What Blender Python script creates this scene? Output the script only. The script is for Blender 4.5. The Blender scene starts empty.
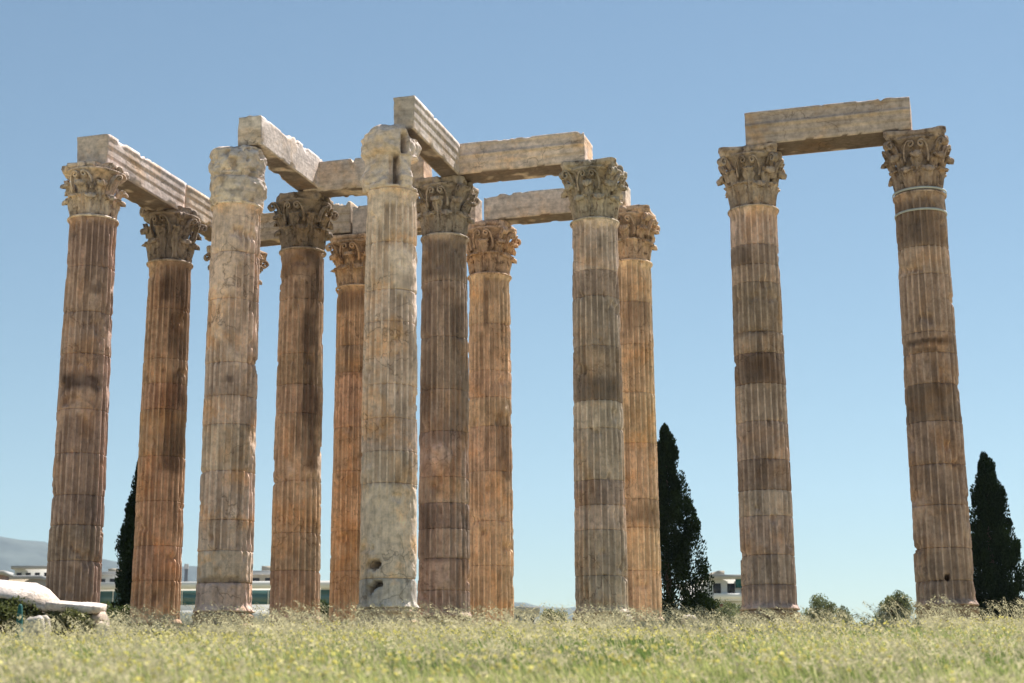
import bpy, math, random
import numpy as np
from mathutils import Matrix, Vector, Euler

S = bpy.context.scene
# ------------------------------------------------------------------ camera, sky, sun, exposure
CAMZ = 1.6
FPX, PITCH, ROLL = 1603.78, 0.2231, -0.0067
cam_data = bpy.data.cameras.new('camera')
cam = bpy.data.objects.new('camera', cam_data)
S.collection.objects.link(cam)
S.camera = cam
cam_data.sensor_width = 36.0
cam_data.lens = FPX / 1024 * 36.0
cam_data.clip_start = 0.1
cam_data.clip_end = 30000
cam.matrix_world = (Matrix.Translation((0, 0, CAMZ)) @ Matrix.Rotation(math.pi / 2 + PITCH, 4, 'X')
                    @ Matrix.Rotation(ROLL, 4, 'Z'))
cam_data.dof.use_dof = True
cam_data.dof.focus_distance = 53.0
cam_data.dof.aperture_fstop = 1.05
S.render.resolution_x, S.render.resolution_y = 1024, 683

SUN_AZ = math.radians(57)      # measured from +X towards +Y (behind the columns, to the right)
SUN_EL = math.radians(58)
W = bpy.data.worlds.new('World')
S.world = W
W.use_nodes = True
nt = W.node_tree
nt.nodes.clear()
sky = nt.nodes.new('ShaderNodeTexSky')
sky.sky_type = 'NISHITA'
sky.sun_disc = False
sky.sun_elevation = SUN_EL
sky.sun_rotation = math.pi / 2 - SUN_AZ
sky.altitude = 100
sky.air_density = 1.12
sky.dust_density = 0.0
sky.ozone_density = 0.9
bg = nt.nodes.new('ShaderNodeBackground')
bg.inputs[1].default_value = 0.05
wo = nt.nodes.new('ShaderNodeOutputWorld')
tint = nt.nodes.new('ShaderNodeMix')
tint.data_type = 'RGBA'
tint.blend_type = 'MULTIPLY'
tint.inputs[0].default_value = 1.0
tint.inputs[7].default_value = (0.83, 0.86, 0.80, 1)     # the air over the city: a greyer, greener blue
nt.links.new(sky.outputs[0], tint.inputs[6])
nt.links.new(tint.outputs[2], bg.inputs[0])
nt.links.new(bg.outputs[0], wo.inputs[0])
sl = bpy.data.lights.new('sun', 'SUN')
sl.energy = 5.0
sl.angle = math.radians(0.5)
sl.color = (1.0, 0.94, 0.85)
sun = bpy.data.objects.new('sun', sl)
S.collection.objects.link(sun)
sd = Vector((math.cos(SUN_AZ) * math.cos(SUN_EL), math.sin(SUN_AZ) * math.cos(SUN_EL), math.sin(SUN_EL)))
sun.rotation_euler = sd.to_track_quat('Z', 'Y').to_euler()
sun.location = sd * 200
S.view_settings.view_transform = 'Standard'
S.view_settings.look = 'None'
S.view_settings.gamma = 1
S.view_settings.use_curve_mapping = False
S.view_settings.exposure = 1.2

# ------------------------------------------------------------------ helpers
rng = np.random.default_rng(7)
random.seed(7)
C = S.collection

def _hash(ix, iy, iz, seed):
    h = (ix * 374761393 + iy * 668265263 + iz * 2147483647 + seed * 1274126177) & 0xFFFFFFFF
    h = ((h ^ (h >> 13)) * 1274126177) & 0xFFFFFFFF
    h = (h ^ (h >> 16)) & 0xFFFFFFFF
    return h / 4294967295.0

def vnoise(P, scale, seed=0):
    """value noise 0..1; P (n,3), scale scalar or 3-vector"""
    Q = P * np.asarray(scale, float)
    I = np.floor(Q).astype(np.int64)
    F = Q - I
    F = F * F * (3 - 2 * F)
    r = 0
    for dx in (0, 1):
        wx = F[:, 0] if dx else 1 - F[:, 0]
        for dy in (0, 1):
            wy = F[:, 1] if dy else 1 - F[:, 1]
            for dz in (0, 1):
                wz = F[:, 2] if dz else 1 - F[:, 2]
                r = r + wx * wy * wz * _hash(I[:, 0] + dx, I[:, 1] + dy, I[:, 2] + dz, seed)
    return r

def fbm(P, scale, seed=0, oct=3):
    r = 0
    a = 0.5
    t = 0
    sc = np.asarray(scale, float)
    for k in range(oct):
        r = r + a * vnoise(P, sc * 2 ** k, seed + 17 * k)
        t += a
        a *= 0.5
    return r / t

def sstep(x, a, b):
    t = np.clip((x - a) / (b - a), 0, 1)
    return t * t * (3 - 2 * t)

def mesh_np(name, V, faces4=None, faces3=None, smooth=False, attrs=None, mat=None):
    me = bpy.data.meshes.new(name)
    V = np.asarray(V, np.float32)
    loops = []
    starts = []
    n = 0
    if faces4 is not None and len(faces4):
        f = np.asarray(faces4, np.int32)
        loops.append(f.ravel())
        starts.append(np.arange(len(f)) * 4 + n)
        n += len(f) * 4
    if faces3 is not None and len(faces3):
        f = np.asarray(faces3, np.int32)
        loops.append(f.ravel())
        starts.append(np.arange(len(f)) * 3 + n)
        n += len(f) * 3
    loops = np.concatenate(loops)
    starts = np.concatenate(starts).astype(np.int32)
    me.vertices.add(len(V))
    me.vertices.foreach_set('co', V.ravel())
    me.loops.add(len(loops))
    me.loops.foreach_set('vertex_index', loops)
    me.polygons.add(len(starts))
    me.polygons.foreach_set('loop_start', starts)
    if smooth:
        me.polygons.foreach_set('use_smooth', np.ones(len(starts), bool))
    me.update(calc_edges=True)
    me.validate()
    for k, a in (attrs or {}).items():
        a = np.asarray(a, np.float32)
        if a.ndim == 1:
            at = me.attributes.new(k, 'FLOAT', 'POINT')
            at.data.foreach_set('value', a)
        else:
            at = me.attributes.new(k, 'FLOAT_COLOR', 'POINT')
            at.data.foreach_set('color', np.concatenate([a, np.ones((len(a), 1), np.float32)], 1).ravel())
    if mat:
        me.materials.append(mat)
    return me

def obj(name, me, parent=None, color=None, loc=None):
    o = bpy.data.objects.new(name, me)
    C.objects.link(o)
    if parent:
        o.parent = parent
    if color is not None:
        o.color = (*color, 1)
    if loc is not None:
        o.location = loc
    return o

def tag(o, label=None, cat=None, group=None, kind=None):
    if label:
        o['label'] = label
    if cat:
        o['category'] = cat
    if group:
        o['group'] = group
    if kind:
        o['kind'] = kind
    return o

def grid_faces(nr, nc, wrap=False, off=0):
    r = np.arange(nr - 1)[:, None]
    c = np.arange(nc if wrap else nc - 1)[None, :]
    c2 = (c + 1) % nc
    a = r * nc + c
    b = r * nc + c2
    d = (r + 1) * nc + c
    e = (r + 1) * nc + c2
    return np.stack([a, b, e, d], -1).reshape(-1, 4) + off

class MB:
    """collects pieces into one mesh"""
    def __init__(s):
        s.V = []; s.F4 = []; s.F3 = []; s.n = 0
    def add(s, V, F4=None, F3=None):
        V = np.asarray(V, float)
        if F4 is not None and len(F4):
            s.F4.append(np.asarray(F4) + s.n)
        if F3 is not None and len(F3):
            s.F3.append(np.asarray(F3) + s.n)
        s.V.append(V)
        s.n += len(V)
    def box(s, x0, x1, y0, y1, z0, z1):
        V = [(x, y, z) for z in (z0, z1) for (x, y) in ((x0, y0), (x1, y0), (x1, y1), (x0, y1))]
        F = [(0, 3, 2, 1), (4, 5, 6, 7), (0, 1, 5, 4), (1, 2, 6, 5), (2, 3, 7, 6), (3, 0, 4, 7)]
        s.add(V, F)
    def tube(s, pts, rad, n=6):
        pts = np.asarray(pts, float)
        rad = np.broadcast_to(rad, (len(pts),))
        T = np.gradient(pts, axis=0)
        T /= np.linalg.norm(T, axis=1)[:, None] + 1e-9
        ref = np.array([0.3, 1, 0.2])
        U = np.cross(T, ref)
        U /= np.linalg.norm(U, axis=1)[:, None] + 1e-9
        Wv = np.cross(T, U)
        a = np.arange(n) / n * 2 * np.pi
        V = pts[:, None] + rad[:, None, None] * (np.cos(a)[None, :, None] * U[:, None] + np.sin(a)[None, :, None] * Wv[:, None])
        s.add(V.reshape(-1, 3), grid_faces(len(pts), n, True))
    def mesh(s, name, mat=None, smooth=False, attrs=None):
        return mesh_np(name, np.concatenate(s.V), np.concatenate(s.F4) if s.F4 else None,
                       np.concatenate(s.F3) if s.F3 else None, smooth, attrs, mat)
    def build(s, name, mat, parent=None, color=None, smooth=False, loc=None):
        return obj(name, s.mesh(name, mat, smooth), parent, color, loc)

def closed_loft(rings):
    """rings: list of (n,3) loops, capped with centre points"""
    n = len(rings[0])
    V = np.concatenate(rings + [rings[0].mean(0)[None], rings[-1].mean(0)[None]])
    F4 = grid_faces(len(rings), n, True)
    a = np.arange(n)
    b = (a + 1) % n
    c0 = n * len(rings)
    F3 = np.concatenate([np.stack([b, a, np.full(n, c0)], 1),
                         np.stack([a + n * (len(rings) - 1), b + n * (len(rings) - 1), np.full(n, c0 + 1)], 1)])
    return V, F4, F3

def pix_dir(px, py):
    x = px - 512; y = py - 341.5
    cr, sr = math.cos(ROLL), math.sin(ROLL)
    u = cr * x + sr * y; v = -sr * x + cr * y
    cp, sp = math.cos(PITCH), math.sin(PITCH)
    # camera coords right=u, down=v, fwd=FPX
    return np.array([u, FPX * cp + v * sp, FPX * sp - v * cp]) / FPX

def at_Y(px, py, Y):
    d = pix_dir(px, py)
    t = Y / d[1]
    return np.array([d[0] * t, Y, CAMZ + d[2] * t])

def ground_z(x, y):
    x = np.asarray(x, float); y = np.asarray(y, float)
    z = np.interp(y, [-60, 0, 18, 49, 60, 400, 6000], [-1.0, 0, 1.75, 3.68, 3.85, 3.85, 3.85])
    P = np.stack([x.ravel(), y.ravel(), np.zeros(x.size)], 1)
    z = z + ((fbm(P, 0.12, 5) - 0.5) * 0.5).reshape(x.shape) * sstep(y, 2, 15) * (1 - 0.85 * sstep(y, 44, 50))
    return z

# ------------------------------------------------------------------ materials
def nodes(name):
    m = bpy.data.materials.new(name)
    m.use_nodes = True
    t = m.node_tree
    t.nodes.clear()
    out = t.nodes.new('ShaderNodeOutputMaterial')
    b = t.nodes.new('ShaderNodeBsdfPrincipled')
    t.links.new(b.outputs[0], out.inputs[0])
    b.inputs['Roughness'].default_value = 0.9
    b.inputs['Specular IOR Level'].default_value = 0.15
    return m, t, b, out

def N(t, kind, **kw):
    n = t.nodes.new(kind)
    for k, v in kw.items():
        if k.startswith('i_'):
            n.inputs[k[2:].replace('_', ' ')].default_value = v
        else:
            setattr(n, k, v)
    return n

def noise(t, vec, scale, detail=4, rough=0.55, vscale=None, dist=0.0):
    if vscale:
        mp = N(t, 'ShaderNodeMapping')
        mp.inputs['Scale'].default_value = vscale
        t.links.new(vec, mp.inputs[0])
        vec = mp.outputs[0]
    n = N(t, 'ShaderNodeTexNoise')
    n.inputs['Scale'].default_value = scale
    n.inputs['Detail'].default_value = detail
    n.inputs['Roughness'].default_value = rough
    n.inputs['Distortion'].default_value = dist
    t.links.new(vec, n.inputs['Vector'])
    return n.outputs['Fac']

def ramp(t, fac, stops):
    r = N(t, 'ShaderNodeValToRGB')
    e = r.color_ramp.elements
    while len(e) < len(stops):
        e.new(0.5)
    for el, (p, c) in zip(e, stops):
        el.position = p
        el.color = (*c, 1) if len(c) == 3 else c
    t.links.new(fac, r.inputs[0])
    return r.outputs[0]

def gray(v):
    return (v, v, v)

def mix(t, fac, a, b, mode='MIX'):
    m = N(t, 'ShaderNodeMix', data_type='RGBA', blend_type=mode)
    for s, v in ((m.inputs[0], fac), (m.inputs[6], a), (m.inputs[7], b)):
        if isinstance(v, (int, float)):
            s.default_value = v
        elif isinstance(v, tuple):
            s.default_value = (*v, 1)
        else:
            t.links.new(v, s)
    return m.outputs[2]

def math_(t, op, a, b=None):
    m = N(t, 'ShaderNodeMath', operation=op)
    for s, v in ((m.inputs[0], a), (m.inputs[1], b)):
        if v is None:
            continue
        if isinstance(v, (int, float)):
            s.default_value = v
        else:
            t.links.new(v, s)
    return m.outputs[0]

def stone_material(name, streak=0.5, crust=0.35, crack=0.6, bump=0.5, horizontal=False, ochre=0.5, cscale=0.6, cw=0.014, cz=0.5):
    m, t, b, out = nodes(name)
    geo = N(t, 'ShaderNodeNewGeometry')
    P = geo.outputs['Position']
    oi = N(t, 'ShaderNodeObjectInfo')
    col = oi.outputs['Color']
    n1 = noise(t, P, 0.9, 6, 0.6)
    col = mix(t, 1.0, col, ramp(t, n1, [(0.28, gray(0.74)), (0.5, gray(1.0)), (0.72, gray(1.22))]), 'MULTIPLY')
    n2 = noise(t, P, 5.0, 6, 0.65)
    col = mix(t, 1.0, col, ramp(t, n2, [(0.3, gray(0.68)), (0.5, gray(1.0)), (0.7, gray(1.25))]), 'MULTIPLY')
    # ochre iron patina
    n3 = noise(t, P, 0.7, 5, 0.6, dist=0.6)
    of = ramp(t, n3, [(0.5, gray(0.0)), (0.68, gray(ochre))])
    col = mix(t, of, col, mix(t, 1.0, col, (1.2, 0.92, 0.58), 'MULTIPLY'))
    # pale fresh breaks
    n6 = noise(t, P, 1.3, 5, 0.7, dist=1.2)
    pf = ramp(t, n6, [(0.62, gray(0.0)), (0.68, gray(0.4))])
    col = mix(t, pf, col, mix(t, 1.0, col, (1.28, 1.28, 1.28), 'MULTIPLY'))
    # streaks of black crust running down
    vs = (1, 1, 0.16) if not horizontal else (0.3, 0.3, 2.2)
    n4 = noise(t, P, 2.4, 5, 0.65, vscale=vs)
    sf = ramp(t, n4, [(0.52, gray(0.0)), (0.68, gray(streak))])
    n7 = noise(t, P, 6.5, 4, 0.6, vscale=(1, 1, 0.05) if not horizontal else (.06, .06, 1))
    col = mix(t, 1.0, col, ramp(t, n7, [(0.32, gray(0.80)), (0.46, gray(1.0)), (0.68, gray(1.12))]), 'MULTIPLY')
    col = mix(t, sf, col, mix(t, 1.0, col, (0.42, 0.38, 0.36), 'MULTIPLY'))
    n5 = noise(t, P, 3.2, 7, 0.7, dist=0.8)
    cf = ramp(t, n5, [(0.52, gray(0.0)), (0.66, gray(crust))])
    col = mix(t, cf, col, mix(t, 1.0, col, (0.34, 0.31, 0.3), 'MULTIPLY'))
    # shaped stains and painted recess shade, stored on the mesh
    at = N(t, 'ShaderNodeAttribute', attribute_name='stain_shade')
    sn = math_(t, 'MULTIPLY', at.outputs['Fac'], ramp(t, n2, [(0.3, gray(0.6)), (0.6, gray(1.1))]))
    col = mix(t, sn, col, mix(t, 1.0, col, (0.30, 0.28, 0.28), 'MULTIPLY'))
    # cracks
    wn = N(t, 'ShaderNodeTexNoise')
    wn.inputs['Scale'].default_value = 1.1
    wn.inputs['Detail'].default_value = 6
    t.links.new(P, wn.inputs['Vector'])
    wp = N(t, 'ShaderNodeVectorMath', operation='MULTIPLY_ADD')
    t.links.new(wn.outputs['Color'], wp.inputs[0])
    wp.inputs[1].default_value = (1.6, 1.6, 1.6)
    t.links.new(P, wp.inputs[2])
    vo = N(t, 'ShaderNodeTexVoronoi', feature='DISTANCE_TO_EDGE')
    vo.inputs['Scale'].default_value = cscale
    t.links.new(wp.outputs[0], vo.inputs['Vector'])
    cr = ramp(t, vo.outputs['Distance'], [(0.0, gray(1.0)), (cw, gray(0.0))])
    cm = ramp(t, noise(t, P, 0.35, 2), [(cz, gray(0.0)), (cz + .08, gray(crack))])
    crf = math_(t, 'MULTIPLY', cr, cm)
    col = mix(t, crf, col, mix(t, 1.0, col, (0.25, 0.22, 0.2), 'MULTIPLY'))
    t.links.new(col, b.inputs['Base Color'])
    h = math_(t, 'MULTIPLY', noise(t, P, 9, 8, 0.7), 1.0)
    h = math_(t, 'SUBTRACT', h, math_(t, 'MULTIPLY', crf, 0.6))
    bp = N(t, 'ShaderNodeBump')
    bp.inputs['Strength'].default_value = bump
    bp.inputs['Distance'].default_value = 0.07
    t.links.new(h, bp.inputs['Height'])
    t.links.new(bp.outputs[0], b.inputs['Normal'])
    return m

M_shaft = stone_material('weathered_marble_shaft')
M_cracked = stone_material('cracked_marble_shaft', ochre=.8, crack=.6, cscale=.5, cw=.014, cz=.44, crust=.28, streak=.4)
M_cap = stone_material('weathered_marble_capital', streak=0.65, crust=1.0, crack=0.3, bump=0.7)  # black crust, deepened to stand in for shadow in the carving
M_beam = stone_material('weathered_marble_beam', streak=0.3, crust=0.3, crack=0.6, horizontal=True, ochre=0.6)

def plain(name, col, rough=0.8, var=0.15, scale=2.0, spec=0.2, bump=0.0):
    m, t, b, out = nodes(name)
    geo = N(t, 'ShaderNodeNewGeometry')
    n = noise(t, geo.outputs['Position'], scale, 4)
    c = mix(t, 1.0, col, ramp(t, n, [(0.3, gray(1 - var)), (0.7, gray(1 + var))]), 'MULTIPLY')
    t.links.new(c, b.inputs['Base Color'])
    b.inputs['Roughness'].default_value = rough
    b.inputs['Specular IOR Level'].default_value = spec
    if bump:
        bp = N(t, 'ShaderNodeBump')
        bp.inputs['Strength'].default_value = bump
        bp.inputs['Distance'].default_value = 0.05
        t.links.new(noise(t, geo.outputs['Position'], scale * 6, 6), bp.inputs['Height'])
        t.links.new(bp.outputs[0], b.inputs['Normal'])
    return m

def leafy(name, transl=0.4, tcol=(1.3, 1.35, 0.7)):
    m = bpy.data.materials.new(name)
    m.use_nodes = True
    t = m.node_tree
    t.nodes.clear()
    out = N(t, 'ShaderNodeOutputMaterial')
    at = N(t, 'ShaderNodeAttribute', attribute_name='tint')
    d = N(t, 'ShaderNodeBsdfDiffuse')
    tr = N(t, 'ShaderNodeBsdfTranslucent')
    ms = N(t, 'ShaderNodeMixShader')
    ms.inputs[0].default_value = transl
    t.links.new(at.outputs['Color'], d.inputs[0])
    t.links.new(mix(t, 1.0, at.outputs['Color'], tcol, 'MULTIPLY'), tr.inputs[0])
    t.links.new(d.outputs[0], ms.inputs[1])
    t.links.new(tr.outputs[0], ms.inputs[2])
    t.links.new(ms.outputs[0], out.inputs[0])
    return m

M_grass = leafy('grass_blades', 0.45)
M_oat = leafy('dry_oat_stalks', 0.4, (1.1, 1.05, 0.9))
M_flower = leafy('yellow_petals', 0.3, (1.0, 1.0, 0.6))
M_cypress = leafy('cypress_foliage', 0.1, (1.2, 1.3, 0.6))
M_olive = leafy('olive_foliage', 0.25, (1.2, 1.3, 0.7))
M_bark = plain('bark', (0.09, 0.065, 0.05), 0.95, 0.3, 8, bump=0.6)

# ground
M_ground, t, b, _ = nodes('meadow_soil')
geo = N(t, 'ShaderNodeNewGeometry')
n = noise(t, geo.outputs['Position'], 0.6, 8, 0.65)
c = ramp(t, n, [(0.3, (0.17, 0.17, 0.08)), (0.5, (0.27, 0.24, 0.13)), (0.7, (0.38, 0.32, 0.2))])
t.links.new(c, b.inputs['Base Color'])
bp = N(t, 'ShaderNodeBump')
bp.inputs['Strength'].default_value = 0.6
bp.inputs['Distance'].default_value = 0.1
t.links.new(noise(t, geo.outputs['Position'], 6, 6), bp.inputs['Height'])
t.links.new(bp.outputs[0], b.inputs['Normal'])

# ------------------------------------------------------------------ ground and hill
xs = np.concatenate([np.linspace(-5500, -60, 24), np.arange(-50, 51, 1.0), np.linspace(60, 5500, 24)])
ys = np.concatenate([np.linspace(-500, -30, 8), np.arange(-20, 90, 1.0), np.linspace(100, 6000, 34)])
X, Y = np.meshgrid(xs, ys)
V = np.stack([X, Y, ground_z(X, Y)], -1).reshape(-1, 3)
g = obj('ground', mesh_np('ground', V, grid_faces(len(ys), len(xs)), None, True, mat=M_ground))
tag(g, 'sloping meadow of dry soil and grass below the ruined columns', 'ground', kind='structure')

def hill():
    Y0 = 4300
    pts = [(-900, 605), (-500, 560), (-250, 528), (-100, 522), (-40, 530), (0, 537), (30, 543), (60, 552), (100, 560), (140, 566), (200, 573),
           (300, 582), (420, 596), (600, 612), (900, 640)]
    nx = 160
    pxs = np.linspace(-900, 900, nx)
    py = np.interp(pxs, [p[0] for p in pts], [p[1] for p in pts])
    prof = [(-1400, 0.0), (-1150, 0.12), (-900, 0.3), (-700, 0.42), (-450, 0.62), (-250, 0.8), (-100, 0.94), (0, 1.0), (150, 0.95), (500, 0.6), (1000, 0.0)]
    rows = []
    for dy, k in prof:
        r = []
        for a, bb in zip(pxs, py):
            p = at_Y(a, bb, Y0)
            h = p[2] * k
            r.append((p[0] * 1.0, Y0 + dy, h + 2))
        rows.append(r)
    V = np.array(rows).reshape(-1, 3)
    amp = np.repeat([p[1] for p in prof], nx)
    V[:, 2] += (fbm(V, 1 / 260.0, 3, 4) - 0.5) * 170 * np.where(amp >= 1, 0.12, amp)
    m = plain('hillside_scrub', (0.07, 0.08, 0.07), 0.95, 0.4, 0.01)
    o = obj('hill', mesh_np('hill', V, grid_faces(len(prof), nx), None, True, mat=m))
    tag(o, 'distant hazy blue hill beyond the city rooftops', 'hill', kind='structure')
hill()

# ------------------------------------------------------------------ columns
TH = -0.2824
EI = np.array([math.cos(TH), math.sin(TH)])
EJ = np.array([-math.sin(TH), math.cos(TH)])
O0 = np.array([-14.4825, 53.118])
SP = 5.5105
ZR = CAMZ + 16.32       # neck ring height
ZB = CAMZ + 2.92        # bottom of the fluted shaft
RB, RT = 0.885, 0.79
CAPH = 2.09
# shift in pixels to correct each column: (dx, dy of ring)
GRID = {'A': (0, 0, 1.0, 2.1), 'B': (0, 1, 1.3, -0.9), 'M': (0, 2, 2.0, 0), 'C': (1, 0, -1.1, 0.7), 'D': (1, 1, -.9, -1.2), 'E': (1, 2, -1.7, -1.5),
        'F': (2, 0, 0.3, -.2), 'G': (2, 1, -.8, -.1), 'H': (2, 2, -.9, -.5), 'I': (3, 1, -.3, 1.8), 'J': (3, 2, 1.5, 1.0),
        'K': (4, 1, .5, -.3), 'L': (5, 1, .2, -1.1)}
COLPOS = {}
for k, (i, j, dx, dy) in GRID.items():
    p = O0 + EI * SP * i + EJ * SP * j
    depth = p[1] * 0.975 + 8 * 0.22
    COLPOS[k] = (p[0] + dx * depth / FPX, p[1], dy * depth / FPX)

def z_at(k, py, front=0.85):
    """height on column k where the photograph row py falls (front of the shaft)"""
    x, y, _ = COLPOS[k]
    z0 = 8.0
    for _ in range(4):
        d = (y - front) * math.cos(PITCH) + (z0 - CAMZ) * math.sin(PITCH)
        px = 512 + FPX * x / d
        z0 = at_Y(px, py, y - front)[2]
    return z0

def cam_theta(k, off=0.0):
    """angle round column k facing the camera; off -1..1 across the visible width"""
    x, y, _ = COLPOS[k]
    return math.atan2(-y, -x) + math.asin(max(-1, min(1, off)))

TONE = np.array((1.58, 1.69, 2.02))
TAN = {'A': (0.36, 0.235, 0.165), 'B': (0.43, 0.275, 0.165), 'C': (0.50, 0.35, 0.245), 'D': (0.43, 0.29, 0.18), 'E': (0.47, 0.31, 0.185),
       'F': (0.60, 0.44, 0.32), 'G': (0.37, 0.265, 0.185), 'H': (0.58, 0.40, 0.25), 'I': (0.46, 0.345, 0.25), 'J': (0.54, 0.375, 0.225),
       'K': (0.38, 0.27, 0.195), 'L': (0.32, 0.215, 0.15), 'M': (0.42, 0.27, 0.17)}
# seams (photo rows, top to bottom) and brightness of the drum below each
DRUMS = {
 'A': [(0, 1.0), (264, .98), (310, 1.02), (352, .97), (408, 1.02), (452, 1.0), (494, .95), (524, 1.0), (560, .93)],
 'B': [(0, .85), (307, .92), (357, .97), (382, 1.05), (408, 1.0), (455, .98), (500, 1.02), (545, .98), (580, 1.0)],
 'M': [(0, 1), (320, 1), (380, 1), (440, 1), (520, 1)],
 'C': [(0, 1.05), (250, 1.02), (297, 1.03), (361, 1.0), (394, 1.05), (423, 1.0), (470, 1.04), (519, .97), (550, 1.12), (582, .95)],
 'D': [(0, .85), (297, 1.0), (352, .93), (383, 1.03), (412, 1.02), (480, 1.08), (532, 1.02), (570, .96)],
 'E': [(0, 1.0), (344, .93), (371, 1.08), (426, .95), (470, 1.0), (530, .9), (570, .95)],
 'F': [(0, 1.02), (240, 1.0), (288, 1.0), (320, .97), (383, 1.06), (417, 1.02), (450, .98), (482, 1.15), (578, 1.0)],
 'G': [(0, .88), (279, .95), (335, .93), (388, 1.0), (430, .97), (476, .95), (502, .72), (528, 1.03), (558, .92), (590, .98)],
 'H': [(0, 1.05), (322, 1.05), (369, .96), (396, 1.1), (425, .95), (470, .95), (520, .98), (565, .95)],
 'I': [(0, 1.12), (268, .80), (294, .86), (344, .72), (399, 1.08), (427, .98), (479, .8), (504, 1.08), (529, .93), (575, .9)],
 'J': [(0, 1.05), (300, .95), (343, 1.06), (391, 1.08), (442, 1.1), (498, .78), (527, 1.1), (570, 1.06)],
 'K': [(0, 1.22), (242, .85), (262, 1.08), (280, .84), (330, .98), (351, .64), (382, 1.06), (420, 1.0), (458, .72), (489, 1.2), (515, 1.06), (554, 1.0), (584, .95)],
 'L': [(0, .92), (244, 1.3), (272, 1.12), (330, 1.05), (351, 1.1), (382, .78), (420, .98), (463, .95), (504, 1.12), (547, 1.06), (580, 1.0)],
}
WEAR = {'A': .55, 'B': .35, 'M': .3, 'C': .75, 'D': .5, 'E': .25, 'F': .8, 'G': .45, 'H': .35, 'I': .2, 'J': .45, 'K': .25, 'L': .3}
# stains: (off0, off1, y0, y1, strength)
STAIN = {
 'A': [(-.9, .75, 371, 388, .85), (-.1, .5, 283, 292, .6), (.3, .9, 352, 362, .4), (0.1, 0.9, 440, 560, .25)],
 'B': [(.05, .95, 250, 470, .7), (-.4, .5, 255, 300, .7), (-.8, .2, 420, 440, .35)],
 'C': [(-.4, .1, 374, 383, .9), (-.9, .8, 383, 396, .3), (.4, .9, 400, 430, .3), (-.9, .9, 577, 582, .5)],
 'D': [(.1, .85, 245, 470, .85), (-.9, .9, 245, 275, .6), (-.4, .7, 290, 310, .5)],
 'E': [(-1, .4, 284, 310, .6), (-.9, .6, 365, 375, .4), (-.9, 0.9, 560, 600, .35)],
 'F': [(-.5, .9, 412, 440, .3), (.2, .9, 270, 300, .4), (.4, .95, 330, 370, .3)],
 'G': [(-.9, .95, 238, 275, .55), (-.95, -.5, 280, 560, .5), (-.9, .9, 415, 440, .45), (.3, .95, 300, 420, .45), (-.9, .9, 556, 562, .6)],
 'H': [(-.4, .0, 275, 330, .7), (.1, .5, 275, 300, .5), (.4, .95, 400, 480, .55)],
 'I': [(-.9, .95, 372, 400, .5), (-.2, .5, 330, 350, .3)],
 'J': [(-.2, .9, 297, 330, .5), (-.6, .9, 505, 522, .55)],
 'K': [(-.95, -.2, 243, 262, .6), (-.6, .5, 352, 380, .5), (-.9, .6, 329, 334, .5), (-.9, .9, 582, 590, .4)],
 'L': [(-.9, .9, 336, 343, .75), (-.6, .4, 346, 351, .6), (-.9, .9, 195, 243, .4), (-.9, .5, 382, 420, .4), (.1, .8, 545, 600, .3)],
}
# cut holes: (off, y, halfwidth m, halfheight m, depth m)
HOLES = {'F': [(-.52, 565, .27, .17, .55), (-.38, 584, .24, .12, .4), (-.62, 589, .16, .12, .4), (.15, 516, 1.1, .03, .04), (.35, 560, .7, .03, .06)],
         'L': [(.1, 577, .11, .12, .3), (-.9, 340, .5, .1, .04)],
         'C': [(-.2, 581, .75, .10, .10), (.1, 228, .2, .08, .12)],
         'A': [(-.1, 505, .06, .5, .06)],
         'I': [(-.98, 501, .28, .18, .14)],
         'D': [(-.95, 480, .2, .12, .1), (.2, 478, .8, .04, .04)],
         'J': [(.95, 372, .12, .1, .1), (.97, 540, .2, .15, .08)],
         'G': [(.95, 475, .12, .12, .08)], 'B': [(.97, 485, .2, .2, .07)],
         'K': [(.95, 515, .14, .12, .07), (-.98, 300, .1, .1, .06)]}

NF, SPF = 24, 12
NTH = NF * SPF
TT = np.arange(NTH) / NTH * 2 * np.pi

def shaft_radius(s):
    # s 0 bottom .. 1 top, slight entasis
    return RB + (RT - RB) * (0.55 * s + 0.45 * s * s)

def wrapang(a):
    return (a + np.pi) % (2 * np.pi) - np.pi

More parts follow.
